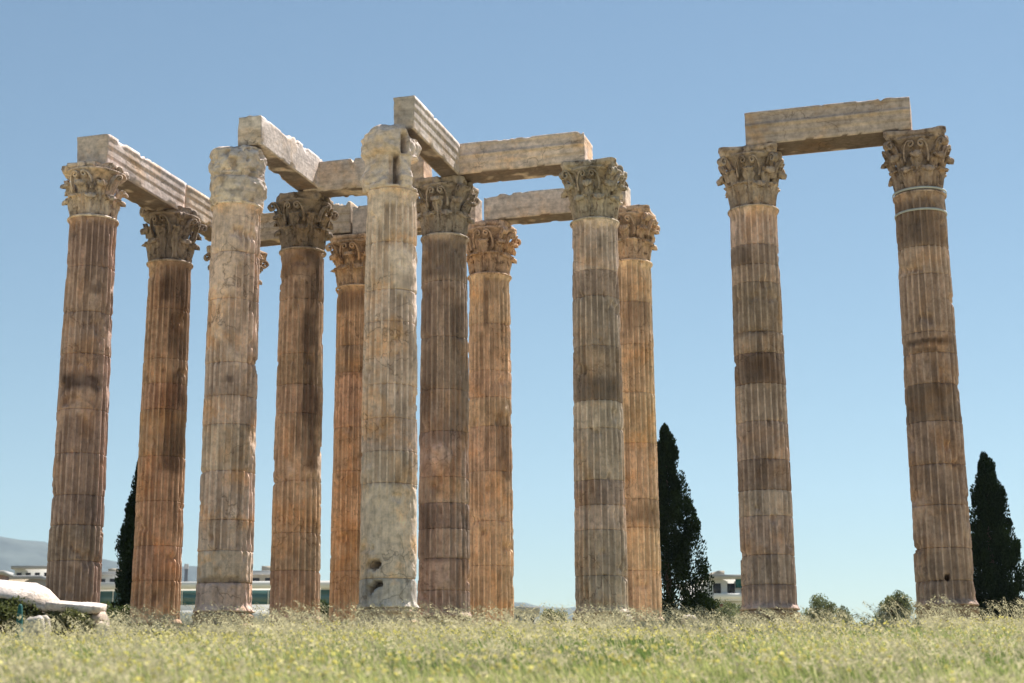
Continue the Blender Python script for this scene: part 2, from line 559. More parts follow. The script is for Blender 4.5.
def build_drums(k, root, zr):
    zs = [z_at(k, y) for y, _ in DRUMS[k][1:]]
    zs = [zr - 0.02] + [z for z in zs if z > ZB + 0.25] + [ZB]
    mult = [m for _, m in DRUMS[k]][:len(zs) - 1]
    seed = ord(k)
    th_c = cam_theta(k)
    for q in range(len(zs) - 1):
        zt, zb = zs[q], zs[q + 1]
        if zt - zb < 0.05:
            continue
        nrow = max(6, int((zt - zb) / 0.075))
        e = 0.02
        zz = np.concatenate([[zb + 0.001, zb + e], np.linspace(zb + 0.05, zt - 0.05, nrow), [zt - e, zt - 0.001]])
        Z, T = np.meshgrid(zz, TT, indexing='ij')
        s = (Z - ZB) / (zr - ZB)
        R = shaft_radius(s) * {'F': 1.03, 'C': 1.02, 'L': 1.02, 'G': 1.02}.get(k, 1.0)
        P0 = np.stack([R * np.cos(T) + seed * 3.1, R * np.sin(T), Z], -1).reshape(-1, 3)
        tf = (T * NF / (2 * np.pi)) % 1.0
        fl = np.sqrt(np.clip(1 - (np.abs(tf - 0.5) / 0.40) ** 3, 0, 1))
        arris = 1 - fl
        # where the fluting is worn away
        wn = fbm(P0, (0.55, 0.55, 0.4), seed, 4).reshape(Z.shape)
        th0 = 0.70 - 0.17 * WEAR[k]
        worn = sstep(wn, th0, th0 + 0.08)
        if k == 'F':
            worn = np.maximum(worn, sstep(-Z, -z_at('F', 480), -z_at('F', 488)))
            worn = np.maximum(worn, sstep(Z, z_at('F', 205), z_at('F', 200)) * 0.8)
        if k == 'C':
            worn = np.maximum(worn, sstep(Z, z_at('C', 235), z_at('C', 225)) * 0.7)
            worn = np.maximum(worn, sstep(-Z, -z_at('C', 545), -z_at('C', 552)) * 0.8)
        # flute ends (stop short of the ring and the foot)
        stop = sstep(zr - Z, 0.12, 0.3) * sstep(Z - ZB, 0.1, 0.25)
        fd = 0.115 * fl * (1 - worn) * stop
        R = R - fd - 0.022 * worn
        # apophyge flare
        R = R + 0.07 * (1 - sstep(zr - Z, 0.0, 0.16)) + 0.09 * (1 - sstep(Z - ZB, 0.0, 0.2))
        # noise: broad, rough, chipped arrises
        n1 = fbm(P0, 1.6, seed + 1, 3).reshape(Z.shape)
        n2 = fbm(P0, 6.0, seed + 2, 2).reshape(Z.shape)
        n3 = vnoise(P0, (4.5, 4.5, 1.3), seed + 3).reshape(Z.shape)
        R = R + (n1 - 0.5) * 0.035 + (n2 - 0.5) * (0.018 + 0.03 * worn)
        R = R - arris * 0.04 * sstep(n3, 0.70, 0.76)
        n4 = fbm(P0, 1.9, seed + 4, 3).reshape(Z.shape)
        R = R - 0.10 * sstep(n4, 0.69, 0.76)
        # broken drum edges
        ed = np.minimum(Z - zb, zt - Z)
        n5 = fbm(P0 * np.array([1, 1, 0.3]), 2.6, seed + 5, 3).reshape(Z.shape)
        R = R - 0.03 * (1 - sstep(ed, 0.0, 0.025)) - 0.055 * (1 - sstep(ed, 0.0, 0.12)) * sstep(n5, 0.60, 0.70)
        dth = wrapang(T - th_c)
        hole = np.zeros_like(Z)
        for (off, yy, hw, hh, dep) in HOLES.get(k, []):
            zc = z_at(k, yy)
            a0 = math.asin(max(-1, min(1, off)))
            w1 = 1 - sstep(np.abs(wrapang(dth - a0)) * 0.85, hw * 0.8, hw)
            wob = (n1 - 0.5) * hh * 1.2
            w2 = 1 - sstep(np.abs(Z - zc + wob), hh * 0.7, hh)
            if dep > .2:
                rad = np.sqrt((wrapang(dth - a0) * .85 / hw) ** 2 + ((Z - zc) / hh) ** 2) + (n1 - .5) * 1.1 + (n2 - .5) * .5
                w1 = 1 - sstep(rad, .85, 1.0)
                w2 = 1.0
            R = R - dep * w1 * w2
            if dep > .2:
                hole = np.maximum(hole, w1 * w2)
        st = np.zeros_like(Z)
        nn = fbm(P0, (1.8, 1.8, 1.0), seed + 6, 4).reshape(Z.shape)
        u = np.sin(np.clip(dth, -math.pi / 2, math.pi / 2))
        for (o0, o1, y0, y1, stg) in STAIN.get(k, []):
            zt_, zb_ = z_at(k, y0), z_at(k, y1)
            wob = (nn - 0.5) * 0.9
            soft = min(0.3, (zt_ - zb_) * 0.5)
            wz = sstep(Z + wob * soft * 2, zb_ - soft * .4, zb_ + soft * .6) * (1 - sstep(Z + wob * soft * 2, zt_ - soft * .6, zt_ + soft * .4))
            wu = sstep(u + wob * 0.5, o0 - .12, o0 + .12) * (1 - sstep(u + wob * 0.5, o1 - .12, o1 + .12))
            wu = wu * (np.abs(dth) < math.pi / 2)
            st = np.maximum(st, 1.3 * stg * wz * wu * np.clip(0.55 + (nn - 0.35) * 2.2, 0, 1))
        if k == 'A' and False:
            pass
        st = np.maximum(st, hole * 1.2)  # hole interiors coloured dark to stand for their shade
        # painted shade of the flute hollows, mixed with water stains down single flutes
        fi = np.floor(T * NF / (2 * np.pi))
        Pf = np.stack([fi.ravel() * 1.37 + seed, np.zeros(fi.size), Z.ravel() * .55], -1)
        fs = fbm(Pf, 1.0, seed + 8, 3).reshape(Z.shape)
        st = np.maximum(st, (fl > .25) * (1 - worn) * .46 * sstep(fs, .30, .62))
        ox, oy = (rng.random(2) - 0.5) * 0.014
        Vv = np.stack([R * np.cos(T) + ox, R * np.sin(T) + oy, Z], -1)
        rings = Vv.reshape(-1, 3)
        F4 = grid_faces(len(zz), NTH, True)
        # end caps
        n = NTH
        a = np.arange(n); b2 = (a + 1) % n
        c0 = len(rings)
        rings = np.concatenate([rings, [[0, 0, zb + .001], [0, 0, zt - .001]]])
        base = n * (len(zz) - 1)
        F3 = np.concatenate([np.stack([b2, a, np.full(n, c0)], 1), np.stack([a + base, b2 + base, np.full(n, c0 + 1)], 1)])
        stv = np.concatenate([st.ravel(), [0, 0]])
        base_col = np.array(TAN[k]) * TONE
        hue = 1 + (rng.random(3) - 0.5) * 0.05
        col = base_col * mult[q] * hue
        if k == 'F' and zt < z_at('F', 475) and zt > z_at('F', 560):
            col = np.array((0.84, 0.68, 0.56))
        if k == 'F' and zb < ZB + .1:
            col = np.array((0.62, 0.55, 0.50))
        if k == 'C' and abs(zt - z_at('C', 550)) < 0.1:
            col = np.array((0.70, 0.54, 0.44))
        if k in 'IK' and mult[q] < 0.85:
            col = col * np.array((1.0, .98, .97))
        me = mesh_np('drum', rings - np.array([0, 0, ZB]), F4, F3, False, {'stain_shade': stv}, M_cracked if k in 'CF' else M_shaft)
        # smooth shading but keep caps flat enough
        sm = np.ones(len(me.polygons), bool)
        sm[len(F4):] = False
        me.polygons.foreach_set('use_smooth', sm)
        d = obj('drum', me, root, np.minimum(col, .86 * col / col.max() if col.max() > .86 else col), (0, 0, ZB - root.location.z))
        if mult[q] < 0.8:
            d['label'] = 'dark stained drum of the fluted shaft'
        elif k == 'F' and zt < z_at('F', 475):
            d['label'] = 'cracked drum with its flutes worn away'

# ---- capital pieces (local coordinates, z = 0 at the neck ring)
def bell_r(z):
    return np.interp(z, [0, .3, .8, 1.1, 1.4, 1.6, 1.72], [.70, .71, .76, .83, .93, 1.02, 1.06])

def erode(V, amp, seed, sc=3.0):
    V = np.asarray(V, float)
    d = np.stack([fbm(V + 11.3 * a, sc, seed + a, 3) - 0.5 for a in range(3)], 1)
    d2 = np.stack([vnoise(V + 5.3 * a, sc * 4, seed + 9 + a) - 0.5 for a in range(3)], 1)
    return V + d * amp * 2 + d2 * amp * 0.5

def smooth_path(P, n):
    P = np.asarray(P, float)
    k = len(P)
    t = np.linspace(0, k - 1, n)
    i = np.clip(t.astype(int), 0, k - 2)
    f = (t - i)[:, None]
    p0 = P[np.clip(i - 1, 0, k - 1)]; p1 = P[i]; p2 = P[i + 1]; p3 = P[np.clip(i + 2, 0, k - 1)]
    return 0.5 * ((2 * p1) + (-p0 + p2) * f + (2 * p0 - 5 * p1 + 4 * p2 - p3) * f ** 2 + (-p0 + 3 * p1 - 3 * p2 + p3) * f ** 3)

def leaf_mesh(path, halfw, seed, cut=1.0, thick=0.06):
    """acanthus leaf standing on the bell at angle 0"""
    nv, nu = 30, 17
    path = smooth_path(path, nv)
    v = np.linspace(0, 1, nv)
    keep = v <= cut + 1e-6
    wprof = np.interp(v, [0, .25, .55, .8, .93, 1], [.7, .9, 1.0, .85, .6, .3])
    lob = 1 - 0.30 * np.abs(np.sin(v * np.pi * 4.5)) ** 3
    u = np.linspace(-1, 1, nu)
    Vv, Uu = np.meshgrid(v, u, indexing='ij')
    ww = halfw * wprof[:, None] * (1 - (1 - lob[:, None]) * np.abs(Uu) ** 1.5)
    off = path[:, 0][:, None] - 0.09 * np.abs(Uu) ** 2 * (0.3 + Vv) + 0.028 * np.cos(Uu * np.pi * 3) + 0.05 * np.exp(-(Uu / 0.15) ** 2) * (1 - Vv * .5)
    off = off - 0.035 * np.abs(np.sin(Vv * np.pi * 4.5)) ** 4 * np.abs(Uu)
    z = path[:, 1][:, None] + 0 * Uu + 0.05 * np.abs(Uu) * (Vv > .2)
    rb = bell_r(path[:, 1])[:, None]
    r = rb + off
    ph = Uu * ww / rb
    outer = np.stack([r * np.cos(ph), r * np.sin(ph), z], -1)[keep]
    # inner side: towards the bell
    t = np.gradient(path, axis=0)
    t /= np.linalg.norm(t, axis=1)[:, None] + 1e-9
    nr_, nz_ = -t[:, 1], t[:, 0]
    th = thick * (1 - 0.4 * np.abs(Uu))
    r2 = r + nr_[:, None] * th
    z2 = z + nz_[:, None] * th
    inner = np.stack([r2 * np.cos(ph), r2 * np.sin(ph), z2], -1)[keep]
    k = outer.shape[0]
    V = np.concatenate([outer.reshape(-1, 3), inner.reshape(-1, 3)])
    V = erode(V, 0.03, seed, 4.0)
    F = [grid_faces(k, nu), grid_faces(k, nu, off=k * nu)[:, ::-1]]
    o = k * nu
    # rim
    idx = [(0, j) for j in range(nu)] + [(i, nu - 1) for i in range(1, k)] + [(k - 1, j) for j in range(nu - 2, -1, -1)] + [(i, 0) for i in range(k - 2, 0, -1)]
    idx = np.array([i * nu + j for i, j in idx])
    nx = np.roll(idx, -1)
    F.append(np.stack([idx, idx + o, nx + o, nx], 1))
    return mesh_np('acanthus_leaf', V, np.concatenate(F), None, True, None, M_cap)

def band_mesh(name, path3, side, halfw, thick, seed):
    """rectangular band swept along path3 with width direction 'side'"""
    P = np.asarray(path3, float)
    T = np.gradient(P, axis=0)
    T /= np.linalg.norm(T, axis=1)[:, None] + 1e-9
    side = np.asarray(side, float)
    Nn = np.cross(T, side)
    hw = np.broadcast_to(halfw, (len(P),))[:, None]
    th = np.broadcast_to(thick, (len(P),))[:, None]
    secs = []
    cs = [(-1, -1), (-.5, -1), (-.4, -.7), (.4, -.7), (.5, -1), (1, -1), (1, 1), (.5, 1), (.4, .6), (-.4, .6), (-.5, 1), (-1, 1)]
    rings = []
    for a, bb in cs:
        rings.append(P + side * hw * a + Nn * th * bb)
    R = np.stack(rings, 1)
    V, F4, F3 = closed_loft([R[i] for i in range(len(P))])
    V = erode(V, 0.032, seed, 4.0)
    return mesh_np(name, V, F4, F3, False, None, M_cap)

def volute_mesh(seed):
    p = smooth_path([(.80, .95), (.85, 1.2), (.93, 1.4), (1.05, 1.55), (1.15, 1.62), (1.23, 1.61)], 18)
    a = np.linspace(math.pi * 0.5, math.pi * 0.5 - 2 * math.pi * 1.0, 26)
    rr = np.linspace(.135, .035, 26)
    sp = np.stack([1.23 + rr * np.cos(a), 1.62 - .135 + rr * np.sin(a)], 1)
    P2 = np.concatenate([p[:-1], sp])
    P3 = np.stack([P2[:, 0], 0 * P2[:, 0], P2[:, 1]], 1)
    hw = np.interp(np.arange(len(P3)), [0, 14, 30, len(P3)], [.06, .09, .11, .12])
    return band_mesh('volute', P3, (0, 1, 0), hw, .035, seed)

def helix_mesh(seed, mir):
    p = smooth_path([(.36, .95), (.40, 1.15), (.36, 1.38), (.27, 1.52), (.17, 1.55)], 14)
    a = np.linspace(math.pi * 0.5, math.pi * 0.5 + 2 * math.pi * 1.1, 20)
    rr = np.linspace(.10, .03, 20)
    sp = np.stack([.17 + rr * np.cos(a), 1.45 + rr * np.sin(a)], 1)
    P2 = np.concatenate([p[:-1], sp])
    r = bell_r(P2[:, 1]) + .05
    ph = mir * P2[:, 0] / r
    P3 = np.stack([r * np.cos(ph), r * np.sin(ph), P2[:, 1]], 1)
    return band_mesh('helix', P3, (1, 0, 0), .08, .03, seed)

def abacus_mesh(seed, broken=0.0):
    nS = 28
    loop = []
    for q in range(4):
        for i in range(nS):
            tt = -1 + 2 * i / (nS - 1)
            y = tt * 1.04
            x = 0.90 + 0.17 * abs(tt) ** 2.2
            loop.append((x * math.cos(q * math.pi / 2) - y * math.sin(q * math.pi / 2), x * math.sin(q * math.pi / 2) + y * math.cos(q * math.pi / 2)))
    L = np.array(loop)
    rings = []
    for sc, z in [(.5, 1.66), (.88, 1.66), (.90, 1.70), (.93, 1.74), (.94, 1.79), (.985, 1.80), (1.0, 1.84), (1.0, 1.90), (.99, 1.945), (.9, 1.95), (.5, 1.95)]:
        rings.append(np.concatenate([L * sc, np.full((len(L), 1), z)], 1))
    V, F4, F3 = closed_loft(rings)
    if broken:
        r = np.hypot(V[:, 0], V[:, 1])
        nn = fbm(V, 1.1, seed + 40, 3)
        cutr = 1.45 - broken * (nn * 1.1)
        f = np.minimum(1, cutr / np.maximum(r, 1e-6))
        V[:, 0] *= f; V[:, 1] *= f
    V = erode(V, 0.022 + 0.03 * broken, seed, 2.6)
    return mesh_np('abacus', V, F4, F3, False, None, M_cap)

def bell_mesh(seed, amp=0.03):
    zs = np.linspace(0, 1.70, 26)
    T = np.arange(72) / 72 * 2 * np.pi
    rings = [np.stack([(bell_r(z) - .15 * min(1, z / .1) * (z < 1.6)) * np.cos(T), (bell_r(z) - .15 * min(1, z / .1) * (z < 1.6)) * np.sin(T), np.full(72, z)], 1) for z in zs]
    V, F4, F3 = closed_loft(rings)
    return mesh_np('capital', erode(V, amp, seed, 2.5), F4, F3, True, None, M_cap)

def fleuron_mesh(seed):
    T = np.arange(14) / 14 * 2 * np.pi
    rings = []
    for r, x in [(.10, .86), (.15, .92), (.14, 1.0), (.08, 1.05)]:
        rings.append(np.stack([np.full(14, x), r * np.cos(T) * (1 + .2 * np.cos(T * 5)), 1.80 + r * np.sin(T)], 1))
    V, F4, F3 = closed_loft(rings)
    return mesh_np('fleuron', erode(V, 0.02, seed, 5), F4, F3, True, None, M_cap)

LOW = [(.01, .02), (.04, .25), (.06, .46), (.10, .64), (.18, .71), (.23, .66), (.23, .58)]
UPP = [(.00, .10), (.03, .55), (.05, .85), (.10, 1.06), (.19, 1.16), (.26, 1.10), (.26, 1.0)]
LOWM = [leaf_mesh(LOW, .275, 100 + i, c, .06) for i, c in enumerate((1, 1, .86, .7))]
UPPM = [leaf_mesh(UPP, .24, 120 + i, c, .06) for i, c in enumerate((1, 1, .9, .66))]
VOLM = [volute_mesh(140 + i) for i in range(3)]
HELM = [[helix_mesh(150 + i, s) for i in range(2)] for s in (-1, 1)]
FLEM = fleuron_mesh(160)
BELLM = [bell_mesh(170 + i) for i in range(3)]

def full_capital(k, root, zr, tint, broken=0.3, p_leaf=0.94, p_vol=1.0, skip_vol=()):
    r = random.Random(ord(k))
    cap = obj('capital', r.choice(BELLM), root, tint, (0, 0, zr - root.location.z))
    cap.rotation_euler = (0, 0, TH)
    cap.scale = (1, 1, CAPH / 1.95 if k != 'A' else .98)
    def sub(me, ang, s=1.0):
        o = obj(me.name.split('.')[0], me, cap, tint * (0.9 + 0.2 * r.random()))
        o.rotation_euler = (0, 0, ang)
        o.scale = (s, s, 1)
        return o
    for i in range(8):
        if r.random() < p_leaf:
            sub(r.choice(LOWM), i * math.pi / 4 + math.pi / 8, .985 + .03 * r.random())
    for i in range(8):
        if r.random() < p_leaf:
            sub(r.choice(UPPM), i * math.pi / 4, .985 + .03 * r.random())
    for i in range(4):
        if i in skip_vol or r.random() > p_vol:
            continue
        sub(r.choice(VOLM), i * math.pi / 2 + math.pi / 4)
    for i in range(4):
        for s in (0, 1):
            if r.random() < 0.9:
                sub(r.choice(HELM[s]), i * math.pi / 2)
        if r.random() < 0.8:
            sub(FLEM, i * math.pi / 2)
    o = obj('abacus', abacus_mesh(ord(k), broken), cap, tint * 1.1)
    return cap

def ruined_capital(k, root, zr, tint):
    """a capital worn down to a lumpy block"""
    seed = ord(k)
    nth = 150
    T = np.arange(nth) / nth * 2 * np.pi
    if k == 'C':
        zp = np.array([0, .12, .5, .84, .90, 1.0, 1.3, 1.6, 1.85, 1.95])
        rp = np.array([.86, .90, .92, .93, .86, .90, .93, .92, .80, .6])
    elif k == 'F':
        zp = np.array([0, .1, .5, .95, 1.05, 1.10, 1.2, 1.5, 1.8, 1.95, 2.02])
        rp = np.array([.80, .84, .86, .84, .84, .97, 1.03, 1.06, .98, .85, .5])
    zz = np.concatenate([np.linspace(0, zp[-1], 70)])
    Z, TT_ = np.meshgrid(zz, T, indexing='ij')
    R = np.interp(Z, zp, rp)
    P = np.stack([R * np.cos(TT_) + seed, R * np.sin(TT_), Z], -1).reshape(-1, 3)
    dth = wrapang(TT_ - cam_theta(k))
    u = np.sin(dth) * (np.abs(dth) < math.pi / 2) + np.sign(dth) * (np.abs(dth) >= math.pi / 2)
    R = R + ((fbm(P, 1.5, seed, 3) - .5) * .26 + (fbm(P, 5, seed + 1, 3) - .5) * .2).reshape(Z.shape)
    nn = fbm(P, 3, seed + 3, 3).reshape(Z.shape)
    if k == 'C':
        R = R - 0.10 * np.exp(-((Z - .86) / .04) ** 2)
        # leaf stumps left on the top half
        R = R - 0.13 * sstep(Z, .95, 1.05) * sstep(nn, .5, .62)
        R = R + 0.13 * np.exp(-((u + .9) / .2) ** 2) * np.exp(-((Z - 1.8) / .15) ** 2)
    else:
        # deep vertical breaks between the surviving stumps of leaves
        low = sstep(Z, .06, .14) * (1 - sstep(Z, 1.0, 1.1))
        R = R - .38 * low * (sstep(u, .0, .06) * (1 - sstep(u + (nn - .5) * .3, .26, .34)))
        R = R - .14 * low * (sstep(u, -.16, -.12) * (1 - sstep(u, -.06, -.02)))
        R = R - .30 * low * sstep(u, .74, .82)
        R = R - .6 * np.exp(-((u - .42) / .13) ** 4) * np.exp(-((Z - 1.42) / .28) ** 4)
        R = R - .20 * sstep(u, .45, .7) * sstep(Z, 1.05, 1.15)
        R = R + .14 * np.exp(-((u + .95) / .2) ** 2) * np.exp(-((Z - .35) / .25) ** 2)
        Z = Z - 0.25 * sstep(u, .3, .9) * sstep(Z, 1.5, 2.0) - .18 * sstep(-u, .5, 1.) * sstep(Z, 1.4, 2.0)
    rings = np.stack([R * np.cos(TT_), R * np.sin(TT_), Z], -1)
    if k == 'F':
        stn = np.maximum(low * sstep(u, .0, .06) * (1 - sstep(u, .24, .32)), np.exp(-((u - .42) / .11) ** 4) * np.exp(-((Z - 1.35) / .25) ** 4)) * .95  # shade of the deep breaks painted into the stone colour
    else:
        stn = sstep(nn, .55, .65) * .5
    V, F4, F3 = closed_loft([rings[i] for i in range(len(zz))])
    V[:, 2] += (fbm(V, 1.6, seed + 8) - .5) * .22 * (V[:, 2] > .2)
    me = mesh_np('capital', V, F4, F3, True, {'stain_shade': np.concatenate([stn.ravel(), [0, 0]])}, M_beam)
    cap = obj('capital', me, root, tint, (0, 0, zr - root.location.z))
    cap.scale = (1, 1, 1.075)
    cap['label'] = 'broken capital worn to a rounded block with no leaves left'
    return cap

def torus_ring(zr, root, tint, dz=0.0, r=RT + 0.04, thick=.045):
    T = np.arange(96) / 96 * 2 * np.pi
    rings = []
    for a in np.linspace(0, 2 * np.pi, 11):
        rr = r + thick * np.cos(a)
        rings.append(np.stack([rr * np.cos(T), rr * np.sin(T), np.full(96, thick * np.sin(a))], 1))
    V = np.concatenate(rings)
    me = mesh_np('neck_ring', erode(V, .010, 5, 4), grid_faces(11, 96, True), None, True, None, M_cap)
    return obj('neck_ring', me, root, tint, (0, 0, zr + dz - root.location.z))

def base_mesh(seed):
    T = np.arange(120) / 120 * 2 * np.pi
    prof = [(.88, .66), (.94, .62), (.98, .56), (.97, .50), (.93, .44), (.93, .36), (.98, .31), (1.04, .26), (1.06, .20), (1.03, .14), (1.08, .12), (1.10, -.4), (.6, -.4)]
    rings = [np.stack([r * np.cos(T), r * np.sin(T), np.full(120, z)], 1) for r, z in prof]
    V, F4, F3 = closed_loft(rings)
    F4 = F4[:, ::-1]
    V = erode(V, .05, seed, 1.7)
    return mesh_np('base', V, F4, F3, True, None, M_beam)

LAB = {
 'A': 'brown column at the far left holding the outer end of the leftmost beam, behind the white rock',
 'B': 'orange brown column stained dark down its right, second column from the left',
 'M': 'column standing hidden behind the third column, only its capital edges showing',
 'C': 'broad pinkish column with a worn block capital and nothing on it, third from the left',
 'D': 'column with dark vertical stains and dark capital where two beams meet, fourth from the left',
 'E': 'narrow orange column standing behind, just left of the pale central column',
 'F': 'pale beige central column with broken rounded capital and holes near its foot',
 'G': 'grey brown column immediately right of the pale central one, where two beams join',
 'H': 'orange back row column with a leafy capital, seen right beside the grey brown one',
 'I': 'grey fluted column with dark drums at mid height, carrying the right end of the joined beams',
 'J': 'golden orange column partly hidden behind the grey one, next to the cypress',
 'K': 'left column of the separate pair, with two near black drums',
 'L': 'rightmost column, dark brown with two metal bands below its capital',
}
def build_column(k):
    x, y, dz = COLPOS[k]
    zr = ZR + dz
    gz = 3.85
    root = bpy.data.objects.new('marble_column', None)
    C.objects.link(root)
    root.location = (x, y, gz)
    tag(root, LAB[k], 'column', 'fluted columns of the ruined temple')
    build_drums(k, root, zr)
    tint = np.array(TAN[k])
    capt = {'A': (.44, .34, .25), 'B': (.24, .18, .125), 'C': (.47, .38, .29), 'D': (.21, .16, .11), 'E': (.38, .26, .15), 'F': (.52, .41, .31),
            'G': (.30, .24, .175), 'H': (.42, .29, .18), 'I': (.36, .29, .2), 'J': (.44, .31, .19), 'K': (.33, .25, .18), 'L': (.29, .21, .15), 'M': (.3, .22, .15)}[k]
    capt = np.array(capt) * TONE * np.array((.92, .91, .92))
    if k in 'CF':
        ruined_capital(k, root, zr, capt)
    else:
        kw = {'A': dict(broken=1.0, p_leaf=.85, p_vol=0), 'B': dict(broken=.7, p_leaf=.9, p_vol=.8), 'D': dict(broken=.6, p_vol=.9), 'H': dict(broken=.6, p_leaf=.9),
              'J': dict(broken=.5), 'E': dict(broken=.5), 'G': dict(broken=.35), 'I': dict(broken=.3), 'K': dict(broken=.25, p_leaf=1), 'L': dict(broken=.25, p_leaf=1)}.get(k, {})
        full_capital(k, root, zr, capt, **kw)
    if k not in 'F':
        torus_ring(zr, root, capt * 1.25)
    if k == 'L':
        mm = plain('galvanised_strap', (.45, .47, .48), .5, .1, 4, .5)
        for dz2, rr in ((-.62, RT + .03), (.10, RT + .06)):
            T = np.arange(96) / 96 * 2 * np.pi
            rings = [np.stack([r * np.cos(T), r * np.sin(T), np.full(96, z)], 1) for r, z in ((rr, -.035), (rr + .025, -.035), (rr + .025, .035), (rr, .035), (rr, -.035))]
            me = mesh_np('metal_band', np.concatenate(rings), grid_faces(5, 96, True), None, True, None, mm)
            obj('metal_band', me, root, None, (0, 0, zr + dz2 - gz))
    b = obj('base', base_mesh(ord(k)), root, np.clip(tint * .9, 0, 1), (0, 0, 0))
    return root
for k in 'ABMCDEFGHIJKL':
    build_column(k)

# ------------------------------------------------------------------ architrave beams
def beam(p0, p1, z0, z1, width, off, label, tint, seed=1, e0=0.0, e1=0.0, rough=1.0, fascia=True, group='architrave blocks lying across the columns'):
    """beam from plan point p0 to p1; off = sideways shift (to the right of travel positive); e0/e1 extend the ends"""
    p0 = np.array(p0); p1 = np.array(p1)
    d = p1 - p0
    Ln = np.linalg.norm(d)
    d /= Ln
    n = np.array([d[1], -d[0]])
    a = -e0; bb = Ln + e1
    H = z1 - z0
    if fascia:
        side = [(0, 0), (.34, 0), (.345, .008), (.62, .008), (.63, .026), (.86, .026), (.90, .045), (1.0, .045)]
        if seed in (6, 10):
            side = [(0, 0), (.30, 0), (.305, .01), (.54, .01), (.56, .07), (.62, .08), (.64, .03), (.90, .03), (.93, .07), (1.0, .07)]
    else:
        side = [(0, 0), (.5, 0.01), (1.0, 0.0)]
    hw = width / 2 - (.06 if fascia else 0)
    right = [(hw + o, h * H) for h, o in side]
    left = [(-(hw + o), h * H) for h, o in side[::-1]]
    poly = right + left
    # densify
    pts = []
    for i in range(len(poly)):
        q0 = np.array(poly[i]); q1 = np.array(poly[(i + 1) % len(poly)])
        m = max(1, int(np.linalg.norm(q1 - q0) / .07))
        for s in range(m):
            pts.append(q0 + (q1 - q0) * s / m)
    pts = np.array(pts)
    cen = np.array([0, H / 2])
    L = np.linspace(a, bb, max(8, int((bb - a) / .09)))
    rings = []
    for sc in (.25, .5, .75, .93):
        rings.append(np.concatenate([np.full((len(pts), 1), a), cen + (pts - cen) * sc], 1))
    for l in L:
        rings.append(np.concatenate([np.full((len(pts), 1), l), pts], 1))
    for sc in (.93, .75, .5, .25):
        rings.append(np.concatenate([np.full((len(pts), 1), bb), cen + (pts - cen) * sc], 1))
    V, F4, F3 = closed_loft(rings)
    Q = V + np.array([seed * 7.7, 0, 0])
    # broken upper edge and rounded arrises
    nn = fbm(Q * np.array([1, .25, .25]), 1.3, seed, 4)
    top = sstep(V[:, 2], H * .6, H)
    V[:, 2] -= top * .15 * rough * sstep(nn, .60, .63)
    n2 = fbm(Q, 2.2, seed + 2, 3)
    edge = np.exp(-(((np.abs(V[:, 1]) - hw) / .1) ** 2)) * (np.exp(-((V[:, 2]) / .1) ** 2) + np.exp(-((V[:, 2] - H) / .15) ** 2))
    ctr = np.array([0, 0, H / 2])
    f = edge * .15 * rough * sstep(n2, .60, .65)
    V[:, 1] *= 1 - f
    V[:, 2] = H / 2 + (V[:, 2] - H / 2) * (1 - f * .6)
    endm = np.minimum(V[:, 0] - a, bb - V[:, 0])
    V[:, 1] *= 1 - .10 * rough * (1 - sstep(endm, 0, .25)) * n2
    soffit_shade = (1 - sstep(V[:, 2], .02, .06)) * (np.abs(V[:, 1]) < hw * .93)  # mask for underside shade painted into the beam colour
    V = erode(V + np.array([seed * 3.3, 0, 0]), .011 * rough, seed, 2.0) - np.array([seed * 3.3, 0, 0])
    org = p0 + n * off
    tint = np.clip(np.array(tint) * ((1.30, 1.33, 1.45) if seed == 6 else (1.08, 1.10, 1.22) if seed == 10 else (1.08, 1.08, 1.17)), 0, .78)
    me = mesh_np('architrave_block', V, F4[:, ::-1], F3[:, ::-1], False, {'stain_shade': soffit_shade * 1.25 * sstep(fbm(Q, 1.3, seed + 7, 3), .22, .42)}, M_beam)
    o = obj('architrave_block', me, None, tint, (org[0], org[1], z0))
    o.rotation_euler = (0, 0, math.atan2(d[1], d[0]))
    tag(o, label, 'stone beam', group)
    return o

def cp(k):
    return (COLPOS[k][0], COLPOS[k][1])
ZC = ZR + CAPH + 0.01
# row-direction travel (left to right): +off is towards the camera; depth-direction travel (away): +off is to the right
beam(cp('A'), cp('B'), ZC - .2, ZC + 1.0, 1.3, 0.02, 'pale beam running back from the leftmost column', (.60, .50, .43), 1, .35, -.15, .8)
beam(cp('B'), cp('M'), ZC - .1, ZC + 1.0, 1.1, 0.1, 'short visible beam between the second column and the block capital column', (.56, .46, .36), 2, .0, .5, 1.4)
beam(cp('C'), cp('D'), ZC + .0, ZC + 1.17, .85, .55, 'smooth pale beam running back from the worn block capital on the third column', (.66, .57, .49), 3, .35, .35, 1.0, False)
beam(cp('D'), cp('G'), ZC - .13, ZC + 1.0, .95, .45, 'pale beam with rubble on top between the dark capital and central column', (.56, .48, .40), 4, -.35, -.5, 1.2, False)
beam(cp('F'), cp('G'), ZC - .05, ZC + 1.1, .8, .5, 'stepped beam rising highest over the pale central column', (.58, .50, .43), 5, .35, -.05, .8)
beam(cp('G'), cp('I'), ZC, ZC + 1.12, 1.35, .25, 'banded beam ending on the grey column with the dark drums', (.56, .45, .37), 6, -.75, -.12, .7)
beam(cp('M'), cp('E'), ZC + .05, ZC + 1.35, .95, .3, 'back row beam seen in the gap right of the third column', (.47, .39, .29), 7, .4, -.05, 1.1)
beam(cp('E'), cp('H'), ZC - .05, ZC + 1.1, .95, .3, 'back row beam seen just left of the pale central column', (.50, .42, .33), 8, -.05, -.35, 1.2, False)
beam(cp('H'), cp('J'), ZC, ZC + 1.02, 1.0, .3, 'plain back row beam below the banded beam', (.58, .50, .40), 9, -.02, .05, .6, False)
